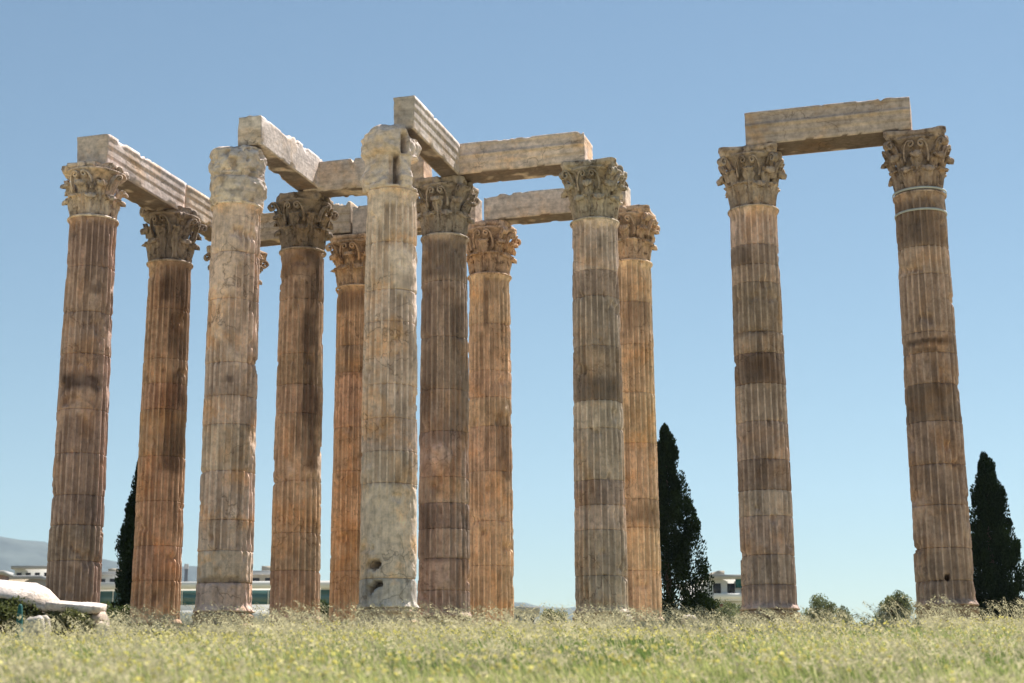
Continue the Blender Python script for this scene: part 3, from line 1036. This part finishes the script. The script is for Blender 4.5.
beam(cp('K'), cp('L'), ZC, ZC + 1.15, 1.55, .12, 'long lone beam bridging the separate pair of columns', (.46, .37, .31), 10, .05, -.1, .6)

# ------------------------------------------------------------------ trees and shrubs
def leaf_cards(P, size, dirs, tint, shape=0.45, seed=0):
    """small kite shaped leaves: P centres, dirs long axis"""
    n = len(P)
    r = np.random.default_rng(seed)
    d = dirs / (np.linalg.norm(dirs, axis=1)[:, None] + 1e-9)
    ref = r.normal(size=(n, 3))
    s = np.cross(d, ref)
    s /= np.linalg.norm(s, axis=1)[:, None] + 1e-9
    L = size[:, None]
    V = np.stack([P - d * L * .5, P + s * L * shape * .5, P + d * L * .5, P - s * L * shape * .5], 1).reshape(-1, 3)
    F = np.arange(n * 4).reshape(-1, 4)
    return V, F, np.repeat(tint, 4, axis=0)

def cypress(px, ytop, Yd, halfw, label, seed):
    r = np.random.default_rng(seed)
    gz = float(ground_z(0, Yd))
    tip = at_Y(px, ytop, Yd)
    x = tip[0]
    H = tip[2] - gz
    root = bpy.data.objects.new('cypress_tree', None)
    C.objects.link(root)
    root.location = (x, Yd, gz)
    tag(root, label, 'tree', 'cypress trees behind the columns')
    tb = MB()
    zz = np.linspace(-.2, H * .9, 14)
    tb.tube(np.stack([.05 * np.sin(zz), .05 * np.cos(zz), zz], 1), np.linspace(.22, .03, 14), 8)
    tb.build('trunk', M_bark, root)
    # lobes: upward pointing plumes on a spindle
    nl = 260
    n = 70000
    lt = r.random(nl) ** .85
    la = r.random(nl) * 2 * np.pi
    prof = lambda t: halfw * np.interp(t, [0, .06, .16, .31, .62, .87, .95, 1], [.75, .95, 1.0, .88, .63, .30, .16, .03])
    lr = prof(lt) * (.40 + .56 * r.random(nl))
    ls = (.15 + .24 * r.random(nl)) * np.interp(lt, [0, .6, 1], [1.2, 1, .55])
    lc = np.stack([np.cos(la) * lr, np.sin(la) * lr, lt * H * .95], 1)
    idx = r.integers(0, nl, n)
    q = r.normal(size=(n, 3))
    q /= np.linalg.norm(q, axis=1)[:, None]
    q *= (r.random(n) ** .4)[:, None]
    P = lc[idx] + q * ls[idx][:, None] * np.array([1, 1, 1.9])
    # core
    nc = 16000
    t2 = r.random(nc)
    a2 = r.random(nc) * 2 * np.pi
    r2 = prof(t2) * .6 * r.random(nc) ** .5
    P = np.concatenate([P, np.stack([np.cos(a2) * r2, np.sin(a2) * r2, t2 * H * .96], 1)])
    lump = fbm(P, 1.3, seed, 2)
    P = P[(lump > .36) | (r.random(len(P)) < .45)]
    P[:, 2] = np.clip(P[:, 2], .1, H)
    m = len(P)
    dirs = P * np.array([.6, .6, 0]) / (np.linalg.norm(P[:, :2], axis=1)[:, None] + .3) + r.normal(size=(m, 3)) * .35 + np.array([0, 0, 1.1])
    size = .08 + .09 * r.random(m)
    br = (.6 + .8 * r.random(m)) * (.7 + .7 * fbm(P, 1.0, seed + 5, 2))
    tint = np.stack([.016 * br, .026 * br, .013 * br], 1)
    V, F, tc = leaf_cards(P, size, dirs, tint, .5, seed)
    obj('foliage', mesh_np('foliage', V, F, None, False, {'tint': tc}, M_cypress), root)
    return root

cypress(664, 419, 76, 2.25, 'dark cypress tree beside the golden column in the middle gap', 11)
cypress(984, 449, 72, 1.65, 'dark cypress tree at the right edge behind the rightmost column', 12)
cypress(144, 450, 74, 1.35, 'dark cypress tree mostly hidden behind the second column from the left', 13)

def shrub(px, ytop, Yd, halfw, label, seed, col=(.15, .165, .11), n=9000, name='olive_bush'):
    r = np.random.default_rng(seed)
    gz = float(ground_z(0, Yd))
    tip = at_Y(px, ytop, Yd)
    H = max(tip[2] - gz, .8)
    root = bpy.data.objects.new(name, None)
    C.objects.link(root)
    root.location = (tip[0], Yd, gz)
    tag(root, label, 'bush', 'olive bushes behind the columns')
    tb = MB()
    nl = 26
    cen = []
    for i in range(nl):
        a = r.random() * 2 * np.pi
        rr = halfw * (.2 + .65 * r.random())
        c = np.array([math.cos(a) * rr, math.sin(a) * rr, H * (.4 + .5 * r.random() * (1 - .5 * rr / halfw))])
        cen.append(c)
        if i < 12:
            p = smooth_path([(0, 0, -.1), (c[0] * .2, c[1] * .2, c[2] * .4), c * np.array([.7, .7, .8]), c], 8)
            tb.tube(p, np.linspace(.07, .015, 8) * min(1, H / 3), 6)
    tb.build('stem', M_bark, root)
    cen = np.array(cen)
    idx = r.integers(0, nl, n)
    q = r.normal(size=(n, 3))
    q /= np.linalg.norm(q, axis=1)[:, None]
    q *= (r.random(n) ** .5)[:, None]
    sz = (.25 + .2 * r.random(nl)) * halfw
    P = cen[idx] + q * sz[idx][:, None]
    P[:, 2] = np.clip(P[:, 2], .1, H)
    dirs = r.normal(size=(n, 3)) + np.array([0, 0, .5])
    br = .6 + .8 * r.random(n)
    tint = np.array(col)[None] * br[:, None]
    V, F, tc = leaf_cards(P, .08 + .07 * r.random(n), dirs, tint, .45, seed)
    obj('foliage', mesh_np('foliage', V, F, None, False, {'tint': tc}, M_olive), root)

shrub(553, 604, 70, .75, 'small olive bush in the gap left of the grey column foot', 21, n=5000)
shrub(824, 588, 82, 1.3, 'low olive bush in the gap between the separate pair of columns', 22)
shrub(893, 579, 80, 1.0, 'rounded olive bush just left of the rightmost column foot', 23)
shrub(716, 596, 84, 1.6, 'grey green bush between the middle cypress and the left column of the pair', 24)
shrub(742, 586, 90, 1.3, 'bush just left of the separate pair in front of the white building', 29)
shrub(328, 588, 78, .9, 'dark bush showing left of the narrow orange column', 25, (.05, .07, .03))
shrub(118, 596, 68, 1.0, 'bush at the foot of the left cypress right of the leftmost column', 26, (.07, .09, .04))
shrub(700, 584, 79, .8, 'dark shrub growing against the right side of the middle cypress', 28, (.03, .045, .02), 9000)
shrub(1014, 600, 80, 1.0, 'bush at the right edge under the cypress', 30)

# ------------------------------------------------------------------ distant buildings
M_white = plain('painted_render', (.74, .74, .73), .8, .08, .4)
M_cream = plain('cream_render', (.50, .43, .34), .8, .1, .4)
M_concrete = plain('grey_concrete', (.34, .34, .34), .85, .1, .5)
M_pink = plain('pink_render', (.42, .27, .22), .85, .1, .5)
M_glass = plain('tinted_glass', (.05, .12, .13), .15, .1, .5, .6)
M_dark = plain('dark_opening', (.03, .03, .035), .4, .1, 1, .4)
M_teal = plain('teal_netting', (.02, .10, .10), .7, .15, .6)
M_awn = plain('red_awning', (.40, .12, .09), .8, .1, 1)
M_tile = plain('roof_tile', (.38, .20, .13), .85, .15, 1)

def building(px0, px1, ytop, Yd, depth, label, wall, storeys, bays, ribbon=None, roof_extra=(), awning=None, slab=.5, rot=0.0):
    a = at_Y(px0, ytop, Yd); b_ = at_Y(px1, ytop, Yd)
    gz = float(ground_z(0, Yd))
    Hh = (a[2] + b_[2]) / 2 - gz
    Wd = b_[0] - a[0]
    root = bpy.data.objects.new('city_building', None)
    C.objects.link(root)
    root.location = ((a[0] + b_[0]) / 2, Yd, gz)
    root.rotation_euler = (0, 0, rot)
    tag(root, label, 'building')
    w = MB()
    w.box(-Wd / 2, Wd / 2, 0, depth, -.5, Hh - slab)
    w.build('wall', wall, root)
    r = MB()
    r.box(-Wd / 2 - .4, Wd / 2 + .4, -.8, depth + .4, Hh - slab + .003, Hh)
    ro = r.build('roof', M_white if ribbon else M_concrete, root)
    for (x0, x1, hh) in roof_extra:
        q = MB()
        q.box(-Wd / 2 + x0 * Wd, -Wd / 2 + x1 * Wd, depth * .3, depth * .6, Hh + .003, Hh + hh)
        q.build('roof_hut', M_cream, ro)
    sh = (Hh - slab) / storeys
    for s in range(storeys):
        z0 = s * sh
        if ribbon and s in ribbon:
            q = MB()
            q.box(-Wd / 2 + .3, Wd / 2 - .3, -.06, .1, z0 + sh * .2, z0 + sh * .92)
            wn = q.build('window', ribbon[s], root)
            nm = max(3, int(Wd / 2.2))
            for i in range(nm + 1):
                fr = MB()
                xx = -Wd / 2 + .3 + (Wd - .6) * i / nm
                fr.box(xx - .06, xx + .06, -.14, -.065, z0 + sh * .2, z0 + sh * .92)
                fr.build('mullion', M_white, wn)
        else:
            for i in range(bays):
                if s < storeys - 3:
                    continue
                xc = -Wd / 2 + Wd * (i + .5) / bays
                bw = Wd / bays * .27
                q = MB()
                q.box(xc - bw, xc + bw, -.05, .1, z0 + sh * .25, z0 + sh * .8)
                wn = q.build('window', M_dark, root)
                fr = MB()
                fr.box(xc - bw - .1, xc + bw + .1, -.16, -.053, z0 + sh * .25 - .15, z0 + sh * .25)
                fr.build('window_sill', M_white, wn)
        if s >= max(1, storeys - 3):
            q = MB()
            q.box(-Wd / 2 + .2, Wd / 2 - .2, -1.1, -.003, z0 - .12, z0)
            q.box(-Wd / 2 + .2, Wd / 2 - .2, -1.1, -1.04, z0 + .003, z0 + .7)
            if not ribbon:
                q.build('balcony', M_concrete if s % 2 else wall, root)
    if awning:
        for (x0, x1, s) in awning:
            q = MB()
            zt = (s + .8) * sh
            V = [(-Wd / 2 + x0 * Wd, -.1, zt), (-Wd / 2 + x1 * Wd, -.1, zt), (-Wd / 2 + x1 * Wd, -1.5, zt - .9), (-Wd / 2 + x0 * Wd, -1.5, zt - .9)]
            V += [(x_, y_, z_ - .05) for x_, y_, z_ in V]
            q.add(V, [(0, 1, 2, 3), (7, 6, 5, 4), (0, 3, 7, 4), (3, 2, 6, 7), (2, 1, 5, 6), (1, 0, 4, 5)])
            q.build('awning', M_awn, root)
    return root

building(60, 340, 582, 210, 22, 'long low modern block with a blue green glass band seen between the left columns', M_white, 5, 20, {4: M_glass, 3: M_white, 2: M_glass}, slab=.9)
building(15, 70, 566, 260, 14, 'pale apartment block left of the leftmost column', M_white, 7, 6, None)
building(-60, 40, 576, 235, 14, 'cream terrace block with dark windows behind the white rock', M_cream, 6, 9, None, ((.2, .3, 1.5),))
building(-70, 2, 571, 200, 3, 'pink rendered house at the left edge', M_pink, 5, 5, None)
building(98, 118, 572, 230, 12, 'small white block left of the left cypress', M_white, 7, 2, None, ((.2, .6, .8),))
building(250, 275, 571, 225, 12, 'tan stepped block rising above the glass banded building', M_cream, 7, 2, None, ((.3, .7, 1.0),))
building(709, 752, 575, 190, 16, 'white house with red awnings and roof hut right of the middle cypress', M_white, 5, 3, None, ((.44, .6, .9),), ((.05, .36, 3), (.0, .4, 2)), rot=.12)
white_house = [o for o in bpy.data.objects if o.get('label', '').startswith('white house')][0]
q = MB()
q.box(.55, 2.6, -.3, -.06, 14.2 - 3.2, 14.2 - 1.85)
q.build('green_screen', M_teal, white_house)
building(514, 536, 607, 170, 10, 'tiny pale house low in the gap left of the grey column', M_white, 4, 3, None)

def pole(px, y0, Yd, label):
    a = at_Y(px, y0, Yd)
    gz = float(ground_z(0, Yd))
    m = MB()
    m.tube([(0, 0, 0), (0, 0, (a[2] - gz) * .96)], .26, 10)
    root = m.build('chimney_stack', M_concrete, None, None, False, (a[0], Yd, gz))
    root.data.materials[0] = plain('dark_steel', (.10, .11, .13), .6, .1, 1)
    q = MB()
    q.tube([(0, 0, (a[2] - gz) * .96), (0, 0, a[2] - gz)], .33, 10)
    q.build('cap', M_concrete, root)
    tag(root, label, 'chimney')
pole(186.5, 564, 236, 'dark slender chimney pipe between the second and third columns')

# ------------------------------------------------------------------ fallen marble at left
def rock_slab():
    Yd = 40.0
    top = [(-60, 575), (-20, 579), (5, 582), (27, 583), (38, 588), (54, 601), (61, 606)]
    pxs = np.array([-60, -20, 5, 27, 38, 54, 61])
    py = np.interp(pxs, [p[0] for p in top], [p[1] for p in top])
    bot = np.interp(pxs, [-60, 0, 22, 35, 50, 61], [592, 597, 603, 609, 612, 612])
    rows = []
    rr_ = np.random.default_rng(5)
    for a, yt, yb in zip(pxs, py, bot):
        dp = .25 + .75 * max(0, min(1, (70 - a) / 70))
        pt = at_Y(a, yt, Yd + dp); pb = at_Y(a, yb, Yd)
        x, zt, zb = pb[0], pt[2], pb[2]
        h = zt - zb
        j1, j2 = rr_.random(2) * .12
        rows.append(np.array([(x, Yd, zb), (x + j1 * .3, Yd - .02, zb + h * .16), (x + j2 * .3, Yd + dp * .5, zb + h * (.62 + j1)), (x, Yd + dp, zt), (x, Yd + dp + .3, zt - .03),
                              (x, Yd + dp + .5, zb + h * .5), (x, Yd + dp + .4, zb), (x, Yd + .3, zb - .03)]))
    V, F4, F3 = closed_loft(rows)
    V = erode(V, .02, 77, 2.5)
    m = stone_material('sunlit_marble', .3, .35, .5, .8)
    o0 = np.array([at_Y(30, 600, Yd)[0], Yd + 1, float(ground_z(-12, Yd))])
    me = mesh_np('marble_block', V - o0, F4[:, ::-1], F3[:, ::-1], False, None, m)
    o = obj('marble_block', me, None, (.70, .62, .58), tuple(o0))
    tag(o, 'big white fallen marble block shining in the sun at the left edge', 'stone')
    # thinner slab beside it
    a_ = at_Y(50, 603, 40.3); b_ = at_Y(103, 607, 40.3)
    Ls = b_[0] - a_[0]
    th_ = .20
    rings = []
    for q, t_ in enumerate(np.linspace(0, 1, 9)):
        sc = .86 if q in (0, 8) else 1.0
        x_ = t_ * Ls
        ring = [(-.38, -th_), (-.40, -.03), (-.36, 0), (.36, .10), (.40, .07), (.38, -th_ + .06)]
        rings.append(np.array([(x_, yy, zz * sc) for yy, zz in ring]))
    V, F4, F3 = closed_loft(rings)
    V = erode(V, .022, 91, 4.0)
    sb = obj('marble_slab', mesh_np('marble_slab', V, F4[:, ::-1], F3[:, ::-1], False, None, m), None, (.66, .59, .56), (a_[0], 40.3, a_[2]))
    sb.rotation_euler = (0, math.atan2(a_[2] - b_[2], Ls), 0)
    tag(sb, 'thin white marble slab lying beside the big white block before the leftmost column', 'stone')
    # supports
    def stone(px, ytop, Y_, w, d, lab, col, sd):
        p = at_Y(px, ytop, Y_)
        gz = float(ground_z(p[0], Y_)) - .1
        H = p[2] - gz
        T = np.arange(28) / 28 * 2 * np.pi
        sup = lambda c: np.sign(c) * np.abs(c) ** .6
        rings = []
        for s in np.linspace(0, 1, 9):
            k = 1 - .25 * s ** 2 - (.3 if s == 1 else 0)
            rings.append(np.stack([sup(np.cos(T)) * w * k, sup(np.sin(T)) * d * k, np.full(28, s * H)], 1))
        V, F4, F3 = closed_loft(rings)
        V = erode(V, min(w, d) * .34, sd, 1.0 / max(w, .3))
        me = mesh_np('stone_block', V, F4, F3, True, None, m)
        q = obj('stone_block', me, None, col, (p[0], Y_, gz))
        tag(q, lab, 'stone', 'loose stone blocks in the grass')
    stone(100, 611, 40.4, .20, .5, 'pale block propping up the right end of the thin white slab', (.42, .36, .33), 3)
    stone(34, 607, 40.5, .25, .3, 'grey boulder under the right end of the big white block', (.45, .41, .36), 4)
    stone(-25, 600, 40.8, .7, .6, 'grey boulder under the big block at the picture edge', (.34, .31, .27), 5)
    stone(36, 616, 39.2, .3, .2, 'pale rubble stone among the weeds under the white slab', (.55, .5, .46), 9)
    stone(104, 622, 39.6, .16, .2, 'small whitish stone beside the prop of the white slab', (.6, .55, .52), 10)
    stone(44, 615, 39.4, .2, .2, 'small pale boulder in front of the thin white slab', (.5, .45, .41), 6)
    stone(629, 614, 50.5, .12, .2, 'small white stone at the foot of the grey column with dark drums', (.7, .64, .6), 7)
    stone(690, 616, 56, .35, .3, 'low pale stone at the foot of the middle cypress', (.6, .55, .5), 8)
rock_slab()

def teal_post():
    Yd = 38.5
    p = at_Y(20.5, 604, Yd)
    gz = float(ground_z(p[0], Yd))
    H = p[2] - gz
    T = np.arange(16) / 16 * 2 * np.pi
    prof = [(.13, 0), (.13, .03), (.095, .04), (.075, H * .6), (.05, H * .95), (.02, H)]
    V, F4, F3 = closed_loft([np.stack([r * np.cos(T), r * np.sin(T), np.full(16, z)], 1) for r, z in prof])
    o = obj('marker_post', mesh_np('marker_post', V, F4, F3, True, None, M_teal), None, None, (p[0], Yd, gz))
    tag(o, 'small teal marker post standing in front of the big white block', 'post')
teal_post()
shrub(72, 608, 40.2, .75, 'low weeds growing under the thin white slab', 27, (.16, .16, .09), 9000, 'weed_clump')
shrub(8, 597, 40.0, .75, 'weeds growing around the boulder at the left edge', 31, (.13, .14, .07), 9000, 'weed_clump')

# ------------------------------------------------------------------ meadow
def blades(n, yr, name, hr, width, mat, colfn, seed, lean=(-.35, 0), label='', cat='grass', seg=3, wind=.6, power=1.0):
    r = np.random.default_rng(seed)
    u = r.random(n) ** power
    y = yr[0] + (yr[1] - yr[0]) * u
    x = (r.random(n) * 2 - 1) * (y * .36 + 2.5)
    P = np.stack([x, y, np.zeros(n)], 1)
    dn = fbm(P, .5, seed, 3)
    h = (hr[0] + (hr[1] - hr[0]) * r.random(n)) * (.6 + .8 * dn)
    z = ground_z(x, y) - .03
    a = r.random(n) * 2 * np.pi
    bend = wind * (.4 + r.random(n))
    dx = (np.cos(a) * .5 + lean[0] * 1.5) * bend * h
    dy = (np.sin(a) * .5 + lean[1]) * bend * h
    fa = r.random(n) * np.pi
    wx = np.cos(fa) * width * (.6 + .8 * r.random(n)); wy = np.sin(fa) * .6 * width
    rows = []
    for s in range(seg + 1):
        t_ = s / seg
        w_ = (1 - t_ ** 1.5 * .92)
        cx = x + dx * t_ ** 1.8; cy = y + dy * t_ ** 1.8; cz = z + h * (t_ - .18 * t_ ** 3 * wind)
        rows.append(np.stack([cx - wx * w_ / 2, cy - wy * w_ / 2, cz], 1))
        rows.append(np.stack([cx + wx * w_ / 2, cy + wy * w_ / 2, cz], 1))
    V = np.stack(rows, 1).reshape(-1, 3)
    m = 2 * (seg + 1)
    b0 = (np.arange(n) * m)[:, None]
    F = np.concatenate([b0 + np.array([2 * s, 2 * s + 1, 2 * s + 3, 2 * s + 2]) for s in range(seg)], 0)
    col = colfn(P, r, n)
    tc = np.repeat(col, m, axis=0)
    o = obj(name, mesh_np(name, V, F, None, False, {'tint': tc}, mat))
    tag(o, label, cat, kind='stuff')
    return np.stack([x + dx, y + dy, z + h * (1 - .18 * wind)], 1), np.stack([dx, dy, h * .4], 1)

def grass_col(P, r, n):
    k = fbm(P, .35, 4, 4)[:, None] + (r.random((n, 1)) - .5) * .5
    k = np.clip((k - .36) * 2.4, 0, 1)
    green = np.array([.085, .135, .055]); straw = np.array([.36, .37, .26])
    return (green * (1 - k) + straw * k) * (.7 + .6 * r.random((n, 1)))

blades(190000, (15, 52), 'meadow_grass', (.10, .30), .014, M_grass, grass_col, 1, label='rough green and straw coloured meadow grass', power=.9)
blades(22000, (48, 66), 'grass_behind_columns', (.2, .5), .02, M_grass, grass_col, 2, label='grass around the feet of the columns')

def flowers(n, seed):
    r = np.random.default_rng(seed)
    y = 14.5 + 34 * r.random(n) ** .9
    x = (r.random(n) * 2 - 1) * (y * .36 + 2)
    P = np.stack([x, y, 0 * x], 1)
    keep = fbm(P, .3, 31, 3) + (r.random(n) - .5) * .35 > .5
    x, y = x[keep], y[keep]
    n = len(x)
    z = ground_z(x, y) + .22 + .2 * r.random(n)
    P = np.stack([x, y, z], 1)
    tint = np.array([.74, .68, .32])[None] * (.6 + .5 * r.random((n, 1))) + np.array([0, .02, .05]) * r.random((n, 1))
    Vs, Fs, Ts = [], [], []
    off = 0
    for q in range(2):
        V, F, T_ = leaf_cards(P, .035 + .035 * r.random(n), r.normal(size=(n, 3)), tint, 1.0, seed + q)
        Vs.append(V); Fs.append(F + off); Ts.append(T_)
        off += len(V)
    o = obj('yellow_wildflowers', mesh_np('yellow_wildflowers', np.concatenate(Vs), np.concatenate(Fs), None, False, {'tint': np.concatenate(Ts)}, M_flower))
    tag(o, 'small yellow wildflowers scattered through the meadow', 'flowers', kind='stuff')
flowers(13000, 41)

def oats(n, seed):
    """tall dry wild oats with drooping seed heads, leaning in the wind"""
    r = np.random.default_rng(seed)
    y = np.where(r.random(n) < .50, 41 + 8 * r.random(n), 14.5 + 29 * r.random(n))
    x = (r.random(n) * 2 - 1) * (y * .36 + 1)
    P0 = np.stack([x, y, 0 * x], 1)
    keep = fbm(P0, .45, 51, 3) + (r.random(n) - .5) * .3 > .485
    x, y = x[keep], y[keep]
    n = len(x)
    P0 = P0[keep]
    h = (.5 + .5 * r.random(n)) * np.where(r.random(n) < .36, 2.2, 1.0) * (.6 + .7 * fbm(P0, .25, 52, 2)) * np.where(y > 40, .50, .42)
    z = ground_z(x, y)
    ax = -(.25 + .45 * r.random(n)) * h + .12 * r.normal(size=n)
    ay = .15 * r.normal(size=n)
    seg = 5
    rows = []
    wx = .009
    ctr = []
    for s in range(seg + 1):
        t_ = s / seg
        c_ = np.stack([x + ax * t_ ** 2.2, y + ay * t_ ** 2, z + h * (t_ - .16 * t_ ** 3)], 1)
        ctr.append(c_)
        rows.append(c_ - np.array([wx / 2, 0, 0]) * (1.3 - t_ * .7)); rows.append(c_ + np.array([wx / 2, 0, 0]) * (1.3 - t_ * .7))
    V = np.stack(rows, 1).reshape(-1, 3)
    m = 2 * (seg + 1)
    F = np.concatenate([(np.arange(n) * m)[:, None] + np.array([2 * s, 2 * s + 1, 2 * s + 3, 2 * s + 2]) for s in range(seg)], 0)
    col = np.array([.45, .43, .32])[None] * (.75 + .5 * r.random((n, 1)))
    Vs, Fs, Ts = [V], [F], [np.repeat(col, m, axis=0)]
    off = len(V)
    tip, pre = ctr[-1], ctr[-2]
    for q in range(9):
        f = r.random((n, 1)) * 1.5
        base = tip + (pre - tip) * f
        P = base + np.stack([-.02 - .07 * r.random(n), .05 * r.normal(size=n), -.01 - .06 * r.random(n)], 1)
        d = np.stack([-.6 + .4 * r.normal(size=n), .3 * r.normal(size=n), -.5 + .5 * r.normal(size=n)], 1)
        V, F, T_ = leaf_cards(P, .038 + .035 * r.random(n), d, col * 1.1, .40, seed + q)
        Vs.append(V); Fs.append(F + off); Ts.append(T_)
        off += len(V)
    o = obj('wild_oats', mesh_np('wild_oats', np.concatenate(Vs), np.concatenate(Fs), None, False, {'tint': np.concatenate(Ts)}, M_oat))
    tag(o, 'tall dry wild oats bending in the wind before the column feet', 'grass', kind='stuff')
oats(15000, 61)

# ------------------------------------------------------------------ air
HZ = 0.00006
mz = bpy.data.materials.new('haze_air')
mz.use_nodes = True
t = mz.node_tree
t.nodes.clear()
out = N(t, 'ShaderNodeOutputMaterial')
pv = N(t, 'ShaderNodeVolumePrincipled')
pv.inputs['Color'].default_value = (.50, .72, 1.0, 1)
pv.inputs['Density'].default_value = HZ
pv.inputs['Anisotropy'].default_value = 0.2
t.links.new(pv.outputs[0], out.inputs['Volume'])
hb = MB()
hb.box(-5600, 5600, -600, 6100, -3, 800)
ho = hb.build('haze', mz)
tag(ho, 'thin pale haze that fades the far hill', 'haze', kind='stuff')
